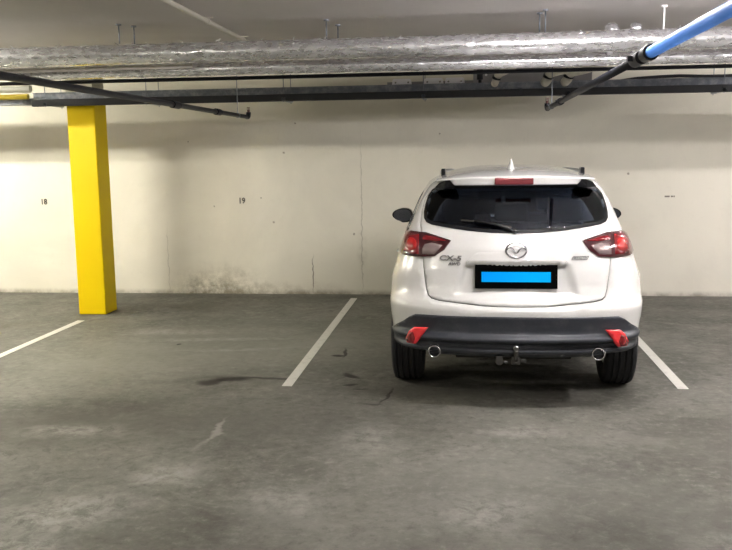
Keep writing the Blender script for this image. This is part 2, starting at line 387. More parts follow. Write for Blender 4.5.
fp2 = foil_pipe('insulated_pipe', 6.93, 2.425, .053, 'thinner silver foil insulated pipe, below and behind the thick one', amp=.003, seed=5)
o = simple('iron_pipe', m_darkpipe, None, lambda bm: cyl(bm, (-9, 7.18, 2.372), (6, 7.18, 2.372), .016), True)
tag(o, 'thin black pipe running just behind the foil insulated pipes', 'pipe')
o = simple('iron_pipe', m_conduit, None, lambda bm: cyl(bm, (-9, 6.80, 2.44), (-2.2, 6.80, 2.44), .017), True)
tag(o, 'thin cream pipe between the two foil insulated pipes at the left', 'pipe')
# threaded hangers with a flange on the ceiling
def hanger(x, y, z, label, m=m_galv):
    e = empty('pipe_hanger', (x, y, z), label, 'hanger', 'pipe hangers from the ceiling')
    simple('rod', m, e, lambda bm: cyl(bm, (0, 0, 0), (0, 0, CEIL-z), .006, seg=8), True)
    simple('flange', m, e, lambda bm: cyl(bm, (0, 0, CEIL-z-.012), (0, 0, CEIL-z), .022, seg=12))
hanger(-2.70, 6.55, 2.599, 'left rod of the close pair holding the foil pipe, above the yellow column side')
hanger(-2.62, 6.66, 2.592, 'right rod of the close pair holding the foil pipe, above the yellow column side')
hanger(-1.07, 6.66, 2.592, 'short steel rod holding the foil pipe at the middle of the photo')
hanger(-1.02, 6.93, 2.478, 'short steel rod holding the thinner foil pipe at the middle of the photo')
hanger(.585, 6.52, 2.585, 'left rod of the pair holding the foil pipe above the car')
hanger(.555, 6.66, 2.592, 'right rod of the pair holding the foil pipe above the car')
hanger(1.43, 6.52, 2.585, 'pale rod holding the foil pipe beside the blue pipe', m_bracket)
def strap(x, y, z, r, label):
    o = simple('pipe_strap', m_galv, None, lambda bm: lathe(bm, [(-.012, r), (.012, r), (.012, r+.004), (-.012, r+.004)], Matrix.Translation((x, y, z)), 28))
    return o
# foil wrapped stubs standing above the pipes at the right
for x, r, lb in ((1.13, .062, 'larger foil wrapped dome standing above the pipes over the car'), (1.31, .045, 'smaller foil wrapped dome standing above the pipes over the car')):
    def fn(bm):
        cyl(bm, (x, 6.93, 2.44), (x, 6.93, 2.68-r), r, seg=24)
        s = bmesh.ops.create_icosphere(bm, subdivisions=3, radius=r, matrix=Matrix.Translation((x, 6.93, 2.70-r)))
    simple('insulated_cap', m_foil, fp2, fn, True)['label'] = lb
# conduit on the ceiling
e = empty('conduit', (-1.925, 0, CEIL-.002), 'cream conduit pipe clipped along the ceiling towards the wall', 'conduit')
simple('conduit_pipe', m_conduit, e, lambda bm: cyl(bm, (0, -6, -.03), (0, 9.9, -.03), .017), True)
for y in (5.3, 6.35, 7.4, 8.4, 4.2): simple('clip', m_conduit, e, lambda bm: (lathe(bm, [(-.01, .019), (.01, .019), (.01, .024), (-.01, .024)], Matrix.Translation((0, y, -.03)) @ Matrix.Rotation(PI/2, 4, 'Z'), 16), box(bm, (-.045, y-.012, -.008), (.045, y+.012, 0))))

# sprinkler branches
def sprinkler(x, y1, blue, label):
    e = empty('sprinkler_pipe', (x, y1, 2.12), label, 'sprinkler pipe', 'sprinkler branch pipes')
    Lb = -3.6 - y1; 
    if blue:
        yb = 3.75-y1
        simple('pipe_run', m_bluepipe, e, lambda bm: cyl(bm, (0, Lb, 0), (0, yb, 0), .0245, seg=24), True)['label'] = 'blue painted pipe length'
        simple('pipe_run', m_darkpipe, e, lambda bm: cyl(bm, (0, yb, 0), (0, 0, 0), .021, seg=24), True)
        simple('coupling', m_darkpipe, e, lambda bm: (cyl(bm, (0, yb, 0), (0, yb+.10, 0), .034, seg=24), cyl(bm, (0, yb+.18, 0), (0, yb+.34, 0), .031, seg=24), box(bm, (-.05, yb+.24, -.012), (-.02, yb+.28, .012))), False)
    else:
        simple('pipe_run', m_darkpipe, e, lambda bm: cyl(bm, (0, Lb, 0), (0, 0, 0), .021, seg=24), True)
        simple('coupling', m_darkpipe, e, lambda bm: cyl(bm, (0, -2.35, 0), (0, -2.2, 0), .029, seg=24))
    simple('coupling', m_darkpipe, e, lambda bm: (cyl(bm, (0, -1.18, 0), (0, -1.05, 0), .030, seg=24), cyl(bm, (-.02, -1.12, 0), (-.04, -1.12, 0), .012)))
    simple('elbow', m_darkpipe, e, lambda bm: tube(bm, [(0, -.06, 0), (0, -.02, .002), (0, .005, .012), (0, .015, .03), (0, .016, .05)], .025, 16))
    simple('sprinkler_head', m_rust, e, lambda bm: (cyl(bm, (0, .016, .045), (0, .016, .075), .014, seg=12), cyl(bm, (-.012, .016, .072), (-.012, .016, .10), .0025, seg=6), cyl(bm, (.012, .016, .072), (.012, .016, .10), .0025, seg=6), cyl(bm, (0, .016, .074), (0, .016, .1), .004, seg=8), cyl(bm, (0, .016, .10), (0, .016, .103), .017, seg=14)))
    for yy in (-.42,):
        simple('hanger_rod', m_galv, e, lambda bm: (cyl(bm, (0, yy, .02), (0, yy, CEIL-2.12), .0045, seg=8), cyl(bm, (0, yy, CEIL-2.12-.01), (0, yy, CEIL-2.12), .02, seg=12), lathe(bm, [(-.009, .0215), (.009, .0215), (.009, .026), (-.009, .026)], Matrix.Translation((0, yy, 0)) @ Matrix.Rotation(PI/2, 4, 'Z'), 20)))
sprinkler(-2.27, 8.83, False, 'dark sprinkler pipe with an upright head, left of the car')
sprinkler(.775, 8.30, True, 'sprinkler pipe, blue near the camera and dark beyond, over the car')

# cable tray with cables
ty, tz = 8.9, 2.35
e = empty('cable_tray', (0, ty, tz), 'grey steel cable tray hung along the wall above column and car', 'cable tray')
def tray_z(x): return 0.0
simple('side_rail', m_galv, e, lambda bm: (box(bm, (-4.6, -.15, -.045), (6, -.147, .062)), box(bm, (-4.6, -.165, .052), (6, -.14, .062)), box(bm, (-4.6, -.165, -.045), (6, -.12, -.040))))
simple('side_rail', m_galv, e, lambda bm: (box(bm, (-4.6, .147, -.045), (6, .15, .055)), box(bm, (-4.6, .12, -.045), (6, .15, -.04))))
for i in range(35): simple('rung', m_galv, e, lambda bm: box(bm, (-4.5+.3*i, -.147, -.035), (-4.46+.3*i, .147, -.02)))
for yy in (-1, 1): pass
for i, x in enumerate((-3.33, -1.86, -.42, 1.02, 2.5, -4.45)):
    o = simple('bracket', m_galv, e, lambda bm: (box(bm, (x-.02, -.2, -.075), (x+.02, .2, -.045)), cyl(bm, (x, -.185, -.09), (x, -.185, CEIL-tz), .0045, seg=8), cyl(bm, (x, .185, -.09), (x, .185, CEIL-tz), .0045, seg=8)))
def cables(name, ys, r, sag, label, m=m_cable):
    for i, y in enumerate(ys):
        pts = []
        for k in range(90):
            x = -4.6+k*.12
            pts.append((x, ty+y+.012*math.sin(x*2+i), tz-.02+r+sag*abs(noise.noise(Vector((x*.8, i*3.1, 0))))))
        o = simple(name, m, None, lambda bm: tube(bm, pts, r, 8), True); tag(o, label, 'cable', 'cables lying in the tray')
cables('cable', (-.11, -.075, .02, .06, .11), .011, .012, 'black cable lying along the cable tray near the wall')
# dark strip hung below the tray (trunking with cable ties)
simple('trunking', m_cable, e, lambda bm: box(bm, (-4.6, -.20, -.082), (6, -.15, -.010), .004))['label'] = 'dark trunking along the front edge'
# raised black cable loop on the right
pts = [(1.30, 8.82, 2.39), (1.5, 8.82, 2.40), (1.70, 8.82, 2.425), (1.9, 8.82, 2.435), (2.1, 8.82, 2.44), (2.35, 8.82, 2.43), (2.8, 8.82, 2.43), (3.1, 8.82, 2.45), (3.4, 8.82, 2.42)]
o = simple('cable', m_cable, None, lambda bm: tube(bm, pts, .016, 10), True); tag(o, 'thick black cable arching up over the tray at the right', 'cable')
# white pipe end and yellow pipe at far left
o = simple('duct', m_white, None, lambda bm: (cyl(bm, (-9, 8.72, 2.455), (-4.66, 8.72, 2.455), .036, seg=24), cyl(bm, (-4.72, 8.72, 2.455), (-4.61, 8.72, 2.455), .040, seg=24)), True); autosmooth(o)
tag(o, 'white duct ending above the yellow column, at the far left', 'duct')
o = simple('gas_pipe', m_yellowpipe, None, lambda bm: cyl(bm, (-9, 8.70, 2.372), (-4.63, 8.70, 2.372), .028, seg=20)); autosmooth(o)
tag(o, 'yellow pipe directly below the white duct at the far left', 'pipe')
o = simple('cable_tray', m_galv, None, lambda bm: (box(bm, (-9, 8.78, 2.30), (-4.75, 9.05, 2.306)), box(bm, (-9, 9.05, 2.30), (-4.75, 9.054, 2.38)), box(bm, (-9, 8.776, 2.30), (-4.75, 8.78, 2.34))))
tag(o, 'flat steel tray behind the yellow pipe at the far left', 'cable tray')
# grey duct and strut behind the tray over the car
o = simple('air_duct', m_greyduct, None, lambda bm: (box(bm, (.09, 9.45, 2.36), (1.35, 9.85, 2.62), .006), box(bm, (.3, 9.43, 2.35), (.34, 9.87, 2.63)), box(bm, (.9, 9.43, 2.35), (.94, 9.87, 2.63))))
tag(o, 'grey rectangular duct between the pipes and the wall above the car', 'duct')
for x in (.2, 1.2): simple('hanger_strut', m_darkpipe, o, lambda bm: box(bm, (x, 9.6, 2.6), (x+.02, 9.62, CEIL)))
o = simple('strut_channel', m_greyduct, None, lambda bm: (box(bm, (-.80, 8.868, 2.40), (.085, 8.885, 2.448)),))
tag(o, 'dark strut bar on the tray behind the three pale brackets', 'strut')
# three pale saddle brackets with two holes each
def bracket(x, z, label, w=.19, h=.062):
    bm = bmesh.new(); y = 8.80; out = []
    r = .02
    for cx_, cz_, a0 in ((w/2-r, h-r, 0), (-w/2+r, h-r, PI/2)):
        for k in range(5): a = a0+k*PI/8; out.append(Vector((cx_+r*math.cos(a), cz_+r*math.sin(a))))
    out += [Vector((-w/2-.006, 0)), Vector((w/2+.006, 0))]
    holes = [[Vector((hx+.011*math.cos(-k*PI/5), .028+.013*math.sin(-k*PI/5))) for k in range(10)] for hx in (-.065, .065)]
    vs = list(out); es = [(i, (i+1) % len(out)) for i in range(len(out))]
    for hl in holes: b0 = len(vs); vs += hl; es += [(b0+i, b0+(i+1) % 10) for i in range(10)]
    V, _, F, *_r = delaunay_2d_cdt(vs, es, [], 1, 1e-6)
    def inhole(c): return any((c-sum(hl, Vector((0, 0)))/10).length < .0115 for hl in holes)
    F = [f for f in F if not inhole(sum((V[i] for i in f), Vector((0, 0)))/len(f))]
    bv = [bm.verts.new((x+v.x, y, z+v.y)) for v in V]
    for f in F: bm.faces.new([bv[i] for i in f])
    r_ = bmesh.ops.extrude_face_region(bm, geom=list(bm.faces))
    for v in r_['geom']:
        if isinstance(v, bmesh.types.BMVert): v.co.y += .05
    fix(bm); o = link_mesh('pipe_bracket', bm, m_bracket); tag(o, label, 'bracket', 'pale brackets on the tray')
bracket(-.645, 2.412, 'leftmost of the three pale two-hole brackets on the tray above the car')
bracket(-.32, 2.412, 'middle one of the three pale two-hole brackets on the tray above the car')
bracket(-.105, 2.412, 'rightmost of the three pale two-hole brackets on the tray above the car')
# black valve beside the brackets
o = simple('valve', m_darkpipe, None, lambda bm: (cyl(bm, (.145, 8.6, 2.43), (.145, 8.6, 2.55), .030), cyl(bm, (.145, 8.6, 2.40), (.145, 8.6, 2.44), .016), cyl(bm, (.10, 8.6, 2.50), (.19, 8.6, 2.50), .012), cyl(bm, (.145, 8.6, 2.55), (.145, 8.6, CEIL), .012)))
tag(o, 'black valve hanging right of the three pale brackets', 'valve')
simple('valve_tag', m_bracket, o, lambda bm: cyl(bm, (.205, 8.585, 2.475), (.205, 8.595, 2.475), .012))
# pale insulated drops ending in round elbows
for x0, x1, lb in ((.36, .31, 'leftmost of three pale pipe bends dropping behind the foil pipes'), (.90, .80, 'middle one of three pale pipe bends dropping behind the foil pipes'), (1.10, .99, 'rightmost of three pale pipe bends dropping behind the foil pipes')):
    e = empty('pipe_bend', (x1, 8.4, 2.39), lb, 'pipe bend', 'pale pipe bends')
    r = .045 if x0 > .5 else .036
    simple('drop', m_conduit, e, lambda bm: tube(bm, [(x0-x1+.12, -1.34, .062), (x0-x1+.09, -.9, .085), (x0-x1+.03, -.25, .085), (.012, -.06, .07), (-.004, 0, .045)], r, 18), True)
    simple('collar', m_darkpipe, e, lambda bm: tube(bm, [(-.006, -.01, .05), (-.012, 0, .028)], r+.007, 18))
    simple('end_ring', m_conduit, e, lambda bm: tube(bm, [(-.012, 0, .028), (-.018, .03, .01), (-.02, .2, .0)], r, 18), True)

# ---------------------------------------------------------------- the car
# car coordinates: x across, y forward from the rear bumper face, z up
def interp(tab, x):
    if x <= tab[0][0]: return tab[0][1]
    for (a, b), (c_, d) in zip(tab, tab[1:]):
        if x <= c_: return b+(d-b)*(x-a)/(c_-a)
    return tab[-1][1]
def sstep(a, b, x): t_ = max(0, min(1, (x-a)/(b-a))); return t_*t_*(3-2*t_)
PT = [(.27, .13), (.39, .055), (.418, .020), (.430, .008), (.447, .036), (.478, .036), (.490, .008), (.502, -.012), (.512, -.008), (.537, .028), (.56, .030), (.60, .026), (.65, .018), (.69, .014), (.715, .020), (.735, .050), (.78, .085), (.84, .105), (.95, .120), (1.08, .150), (1.16, .195), (1.20, .222), (1.30, .295), (1.40, .372), (1.50, .455)]
WR = [(.27, .80), (.42, .825), (.52, .840), (.62, .856), (.70, .861), (.80, .858), (.87, .855), (1.0, .815), (1.10, .780), (1.19, .735), (1.28, .70), (1.37, .665), (1.44, .630), (1.485, .600), (1.5, .588)]
WM = [(.27, .86), (.45, .88), (.6, .893), (.75, .895), (.9, .888), (1.0, .885), (1.08, .84), (1.2, .80), (1.37, .725), (1.5, .645)]
YF = [(.27, 4.40), (.5, 4.47), (.75, 4.44), (.86, 4.34), (.94, 4.08), (1.0, 3.78), (1.03, 3.62), (1.5, 2.72)]
BR = [(.27, .40), (.7, .42), (1.0, .42), (1.2, .36), (1.5, .28)]
AR = .075
_n = 3.2; _tab = []; _L = 0; _prev = None
for i in range(401):
    th = i/400*PI/2; X_ = math.sin(th)**(2/_n); Y_ = 1-math.cos(th)**(2/_n)
    if _prev: _L += math.hypot(X_-_prev[0], .45*(Y_-_prev[1]))
    _prev = (X_, Y_); _tab.append((_L, X_, Y_))
_sx = [(l/_L, x) for l, x, y in _tab]; _sy = [(l/_L, y) for l, x, y in _tab]; _xs = [(x, l/_L) for l, x, y in _tab]
import bisect
_k = [a for a, b in _sx]; _kx = [a for a, b in _xs]
def fast(tab, keys, x):
    i = min(max(bisect.bisect_left(keys, x), 1), len(tab)-1); (a, b), (c_, d) = tab[i-1], tab[i]
    return b+(d-b)*(x-a)/(c_-a) if c_ > a else b
def dish(x, z):   # recess around the number plate
    ax = abs(x); wx = .33+(.98-z)*.30
    return .026*sstep(wx+.03, wx-.03, ax)*sstep(.765, .80, z)*sstep(1.0, .975, z)
def surf(s, v):
    sg = -1 if s < 0 else 1; s = abs(s); z = min(v, 1.5)
    p = interp(PT, z); wr = interp(WR, z); wm = interp(WM, z); yf = interp(YF, z); b = interp(BR, z); bf = .75 if z < 1.02 else .30; wf = wm*(.90 if z < 1.02 else .86)
    y1 = p+AR+b; y2 = yf-AR*1.5-bf
    if s <= 1:
        X_ = fast(_sx, _k, s); Y_ = fast(_sy, _k, s); x = wr*X_; y = p+AR*X_*X_+b*Y_+dish(x, z)
    elif s <= 2:
        y = y1+(y2-y1)*(s-1); x = wr+(wm-wr)*sstep(y1-.25, 1.7, y)
        q0 = wr+(wm-wr)*sstep(y1-.25, 1.7, y1); x += (wr-q0)*max(0, 1-(y-y1)/.5)
        x += (wf-wm)*sstep(y2-1.0, y2+.2, y)
        if .45 < z < .85: x += .012*math.sin((z-.45)/.4*PI)*max(0, 1-abs(y-.95)/.55)
    else:
        s3 = 3-s; X_ = fast(_sx, _k, s3); Y_ = fast(_sy, _k, s3)
        xe = wm+(wf-wm)*sstep(y2-1.0, y2+.2, y2); x = xe*X_; y = yf-AR*1.5*X_*X_-bf*Y_
    if v > 1.5:
        k = min(1, v-1.5); tyy = min(max(y, .95), 2.45)
        h = .112-.05*sstep(1.9, 2.9, y)-.012*sstep(1.4, .6, y); g = 1-(1-k)**3.6
        x = x*(1-k); y = y+(tyy-y)*k; z = 1.5+h*g
    return Vector((sg*x, y, z))
def s_of_x(x, z): wr = interp(WR, min(z, 1.5)); return math.copysign(fast(_xs, _kx, min(abs(x)/wr, 1)), x)
def s_of_y(y, z):
    lo, hi = 0.0, 3.0
    for _ in range(32):
        m = (lo+hi)/2
        if surf(m, z).y < y: lo = m
        else: hi = m
    return lo
def nrm(s, v):
    e1 = surf(s+.004, v)-surf(s-.004, v); e2 = surf(s, v+.004)-surf(s, v-.004); n = e1.cross(e2)
    return n.normalized() if n.length > 0 else Vector((0, 0, 1))
def inside(pt, poly):
    c_ = False; x, y = pt; j = len(poly)-1
    for i in range(len(poly)):
        xi, yi = poly[i]; xj, yj = poly[j]
        if (yi > y) != (yj > y) and x < (xj-xi)*(y-yi)/(yj-yi)+xi: c_ = not c_
        j = i
    return c_
def dens(poly, d=.02, closed=True):
    out = []
    n = len(poly)
    for i in range(n if closed else n-1):
        a, b = poly[i], poly[(i+1) % n]; k = max(1, int(max(abs(a[0]-b[0]), abs(a[1]-b[1]))/d))
        out += [(a[0]+(b[0]-a[0])*j/k, a[1]+(b[1]-a[1])*j/k) for j in range(k)]
    if not closed: out.append(poly[-1])
    return out
def rx(pts, d=.02, close=True):     # polygon given as (x,z) on the tail -> (s,v)
    return [(s_of_x(x, z), z) for x, z in dens(pts, d, close)]
def mirror(pts):                    # half outline from x=0 .. x=0, right side -> full loop
    return pts+[(-x, z) for x, z in pts[::-1] if abs(x) > 1e-9]
def panel(name, material, outer, holes=(), ds=.03, dv=.03, off=0, thick=.0, parent=None, mats=None, bev=0, cut=(), smooth=True, zref=None):
    """patch of the car surface bounded by outer (s,v) with holes; the two side copies are separate calls"""
    vs = [Vector(p) for p in outer]; es = [(i, (i+1) % len(outer)) for i in range(len(outer))]
    for h in list(holes)+list(cut):
        b0 = len(vs); vs += [Vector(p) for p in h]; es += [(b0+i, b0+(i+1) % len(h)) for i in range(len(h))]
    s0, s1 = min(p[0] for p in outer), max(p[0] for p in outer); v0, v1 = min(p[1] for p in outer), max(p[1] for p in outer)
    def near(p):
        return False
    def gridline(a, b, f):
        out = []; x = a
        while x < b: out.append(x); x += f(x)
        return out
    fs = (lambda s: ds if abs(s) < 1.0 else (ds*.55 if abs(s) < 2 else ds*1.6)); fv = (lambda v: dv if v < 1.5 else max(dv*1.6, .03))
    bpts = set()
    for p in vs: bpts.add((round(p.x/ds), round(p.y/dv)))
    for s in gridline(s0+ds*.5, s1, fs):
        for v in gridline(v0+dv*.5, v1, fv):
            if inside((s, v), outer) and not any(inside((s, v), h) for h in list(holes)+list(cut)) and (round(s/ds), round(v/dv)) not in bpts: vs.append(Vector((s, v)))
    V, _, F, *_r = delaunay_2d_cdt(vs, es, [], 1, 1e-7)
    bm = bmesh.new(); bv = []
    for p in V:
        if zref: q = surf(p.x, zref); q.z = p.y; n_ = nrm(p.x, zref); q = q+Vector((n_.x, n_.y, 0)).normalized()*off
        else: q = surf(p.x, p.y)+nrm(p.x, p.y)*off
        bv.append(bm.verts.new(q))
    for f in F:
        c_ = sum((V[i] for i in f), Vector((0, 0)))/len(f)
        if any(inside(c_, h) for h in list(holes)+list(cut)): continue
        a = V[f[0]]; 
        ar = sum(V[f[i]].x*V[f[(i+1) % len(f)]].y-V[f[(i+1) % len(f)]].x*V[f[i]].y for i in range(len(f)))
        idx = list(f) if ar > 0 else list(f)[::-1]
        try: bm.faces.new([bv[i] for i in idx])
        except ValueError: pass
    bmesh.ops.remove_doubles(bm, verts=bm.verts, dist=1e-4)
    bmesh.ops.delete(bm, geom=[v for v in bm.verts if not v.link_faces], context='VERTS')
    # outward check
    o = link_mesh(name, bm, material, parent, smooth, mats)
    if thick:
        md = o.modifiers.new('thickness', 'SOLIDIFY'); md.thickness = thick; md.offset = -1
        if mats and len(mats) > 1: md.material_offset = 1; md.material_offset_rim = 0
        md.use_even_offset = False
    if bev: b_ = o.modifiers.new('edge', 'BEVEL'); b_.width = bev; b_.segments = 2; b_.limit_method = 'ANGLE'; b_.angle_limit = math.radians(50)
    return o
CAR = empty('car', (0.3698-.039+.001, 5.412, 0), 'white compact SUV parked nose to the wall, seen from behind', 'car', rz=-.017)
def both(name, material, fn, **kw):
    return [panel(name, material, [(sg*s, v) for s, v in fn], parent=CAR, **kw) for sg in (1, -1)]

# outlines on the tail (half, x>=0)
SEAM = [(0, .719), (.20, .722), (.50, .745), (.555, .756), (.580, .775), (.595, .82), (.61, .92), (.622, 1.013), (.632, 1.10), (.640, 1.18), (.648, 1.24), (.644, 1.32), (.625, 1.40), (.59, 1.45), (.545, 1.485), (.50, 1.497), (0, 1.497)]
GL = [(0, 1.184), (.16, 1.187), (.31, 1.199), (.475, 1.220), (.56, 1.232), (.597, 1.245), (.615, 1.27), (.619, 1.31), (.612, 1.36), (.595, 1.42), (.568, 1.458), (.53, 1.480), (.48, 1.488), (0, 1.492)]
seam_sv = rx(mirror(SEAM)); glass_sv = rx(mirror(GL))
def arch(yc, r, a0=-20, a1=200, n=26):
    return [(yc+r*math.cos(math.radians(a0+(a1-a0)*i/n)), .36+r*math.sin(math.radians(a0+(a1-a0)*i/n))) for i in range(n+1)]
def sv_y(pts, sg=1): return [(sg*s_of_y(y, max(z, .2)), z) for y, z in pts]
VMIN = .28
def arch_sv(yc, r, sg):
    return sv_y([(y, z) for y, z in arch(yc, r, 0, 180)]+[(yc-r, .2), (yc+r, .2)], sg)
AX1, AX2 = .93, 3.63
lower_cut = [(-1.6, .2)] + [(s_of_x(x, z), z) for x, z in ((-.80, .425), (-.73, .412), (-.57, .412), (-.5, .39), (0, .388), (.5, .39), (.57, .412), (.73, .412), (.80, .425))] + [(1.6, .2)]
lower_cut = [(-1.02, .2), (-1.02, .43)] + dens([(s_of_x(x, z), z) for x, z in ((-.80, .425), (-.73, .412), (-.57, .412), (-.5, .39), (0, .388), (.5, .39), (.57, .412), (.73, .412), (.80, .425))], .03, False) + [(1.02, .43), (1.02, .2)]
def sidewin(y0, y1, sg, rear):
    if rear == 2: pts = [(y0, 1.20), (y0+.03, 1.165), (y1, 1.135), (y1, 1.405), (y0+.20, 1.36), (y0+.04, 1.27)]
    elif rear: pts = [(y0, 1.125), (y1, 1.065), (y1, 1.44), (y0+.35, 1.44), (y0, 1.415)]
    else: pts = [(y0, 1.05), (y1, 1.03), (y1-.15, 1.10), (y1-.72, 1.40), (y1-.82, 1.435), (y0, 1.44)]
    return sv_y(dens(pts, .06), sg)
WS = [(0, 1.06), (.35, 1.06), (.60, 1.07), (.60, 1.2), (.52, 1.46), (0, 1.475)]
def front_sv(pts, sgn=None):
    out = []
    for x, z in dens(pts, .05):
        wm = interp(WM, z)*.86
        out.append((math.copysign(3-fast(_xs, _kx, min(abs(x)/wm, .999)), x if x else 1), z))
    return out
ws_sv = [front_sv(WS)]; ws_sv.append([(-s, v) for s, v in ws_sv[0]])
holes = []
for sg in (1, -1):
    holes += [arch_sv(AX1, .405, sg), arch_sv(AX2, .405, sg), sidewin(.86, 1.20, sg, 2), sidewin(1.26, 2.03, sg, True), sidewin(2.10, 3.30, sg, False)]
outer = dens([(-3, VMIN), (3, VMIN), (3, 2.5), (-3, 2.5)], .05)
panel('body_shell', m_paint, outer, holes=holes+ws_sv+[seam_sv, lower_cut], parent=CAR, thick=.012, mats=[m_paint, m_inner])
# tailgate with its window opening, 4 mm gap to the body
def shrink(pts, d):
    n = len(pts); out = []
    A = sum(pts[i][0]*pts[(i+1) % n][1]-pts[(i+1) % n][0]*pts[i][1] for i in range(n)); sg = 1 if A > 0 else -1
    for i in range(n):
        a, b = Vector(pts[i-1]), Vector(pts[(i+1) % n]); t_ = (b-a).normalized(); nn = Vector((-t_.y, t_.x))*sg
        out.append((pts[i][0]+nn.x*d, pts[i][1]+nn.y*d))
    return out
tail = panel('tailgate', m_paint, shrink(seam_sv, .007), holes=[glass_sv], ds=.018, dv=.014, parent=CAR, thick=.012, mats=[m_paint, m_inner])
sealm = panel('tailgate_seal', m_seal, shrink(seam_sv, -.02), holes=[shrink(seam_sv, .03)], ds=.05, dv=.05, off=-.016, parent=CAR, thick=.003)
panel('rear_window', m_glass, shrink(glass_sv, -.002), ds=.03, dv=.03, off=.002, parent=CAR, thick=.004)
panel('window_border', m_gloss, shrink(glass_sv, -.003), holes=[shrink(glass_sv, .018)], ds=.05, dv=.05, off=.0035, parent=CAR)
for sg in (1, -1):
    panel('side_window', m_glass, sidewin(.86, 1.20, sg, 2), off=.001, parent=CAR, thick=.004)
    panel('side_window', m_glass, sidewin(1.26, 2.03, sg, True), off=.001, parent=CAR, thick=.004)
    panel('window_trim', m_gloss, sv_y(dens([(.84, 1.145), (3.33, 1.005), (3.33, 1.030), (1.2, 1.128), (.86, 1.165)], .05), sg), off=.004, thick=.006, parent=CAR)
    panel('window_trim', m_gloss, sv_y(dens([(1.205, 1.13), (1.255, 1.125), (1.255, 1.42), (1.205, 1.41)], .05), sg), off=.003, thick=.004, parent=CAR)
    panel('window_trim', m_gloss, sv_y(dens([(2.035, 1.06), (2.095, 1.055), (2.095, 1.44), (2.035, 1.44)], .05), sg), off=.003, thick=.004, parent=CAR)
    for ln in ([(1.32, .86), (1.24, .95), (1.22, 1.12)], [(2.07, .41), (2.06, .8), (2.065, 1.05)], [(3.18, .41), (3.22, .7), (3.20, 1.0)], [(1.40, .42), (1.44, .6), (1.38, .78), (1.32, .86)]):
        pp = []
        for y, z in dens(ln, .04, False): s_ = sg*s_of_y(y, z); pp.append(surf(s_, z)+nrm(s_, z)*-.0005)
        simple('door_seam', m_seal, CAR, lambda bm: tube(bm, pp, .0035, 6))
    for y in (1.52, 2.36):
        s_ = sg*s_of_y(y, .93); q0 = surf(s_, .93); s2 = sg*s_of_y(y-.17, .93); q1 = surf(s2, .93); n_ = nrm(s_, .93)
        simple('door_handle', m_paint, CAR, lambda bm: tube(bm, [q0+n_*.004, q0*.85+q1*.15+n_*.018, q0*.15+q1*.85+n_*.018, q1+n_*.004], .009, 10), True)
    panel('side_window', m_windscreen, sidewin(2.10, 3.30, sg, False), off=.001, parent=CAR, thick=.004)
wsw = panel('windscreen', m_windscreen, ws_sv[0], off=.001, parent=CAR, thick=.004)
panel('windscreen', m_windscreen, ws_sv[1], off=.001, parent=CAR, thick=.004)

# grey-black lower bumper
LB = [(0, .657), (.15, .657), (.40, .655), (.60, .653), (.66, .650), (.70, .630), (.745, .592)]
half = [(s_of_x(x, z), z) for x, z in dens(LB, .03, False)]
half += [(s_of_y(y, z), z) for y, z in dens([(.26, .560), (.33, .525), (.42, .505), (.52, .497), (.552, .495), (.528, .43)], .03, False)]
half += [(s_of_x(x, z), z) for x, z in dens([(.80, .425), (.73, .412), (.57, .412), (.50, .39), (0, .388)], .03, False)]
loop = half+[(-s, v) for s, v in half[::-1] if abs(s) > 1e-6]
# drop duplicates
cl = [];
for p in loop:
    if not cl or math.hypot(p[0]-cl[-1][0], p[1]-cl[-1][1]) > 1e-4: cl.append(p)
bump_lo = panel('lower_bumper', m_blackplastic, cl, ds=.03, dv=.010, off=.006, parent=CAR, thick=.014)
# wheel arch mouldings and sills
for yc in (AX1, AX2):
    for sg in (1, -1):
        a = arch(yc, .402, 0 if yc == AX2 else 0, 180 if yc == AX2 else 160); b = arch(yc, .452, 0, 180 if yc == AX2 else 158)
        panel('arch_moulding', m_blackplastic, sv_y(a+b[::-1], sg), off=.006, parent=CAR, thick=.012, ds=.05, dv=.03)
for sg in (1, -1):
    panel('sill_moulding', m_blackplastic, sv_y(dens([(AX1+.41, .29), (AX2-.41, .29), (AX2-.45, .40), (AX1+.45, .40)], .06), sg), off=.006, parent=CAR, thick=.012)
    seamd = [(2.06, .42), (2.07, 1.03)]
    for y in (1.16, 2.06, 3.2):
        pass

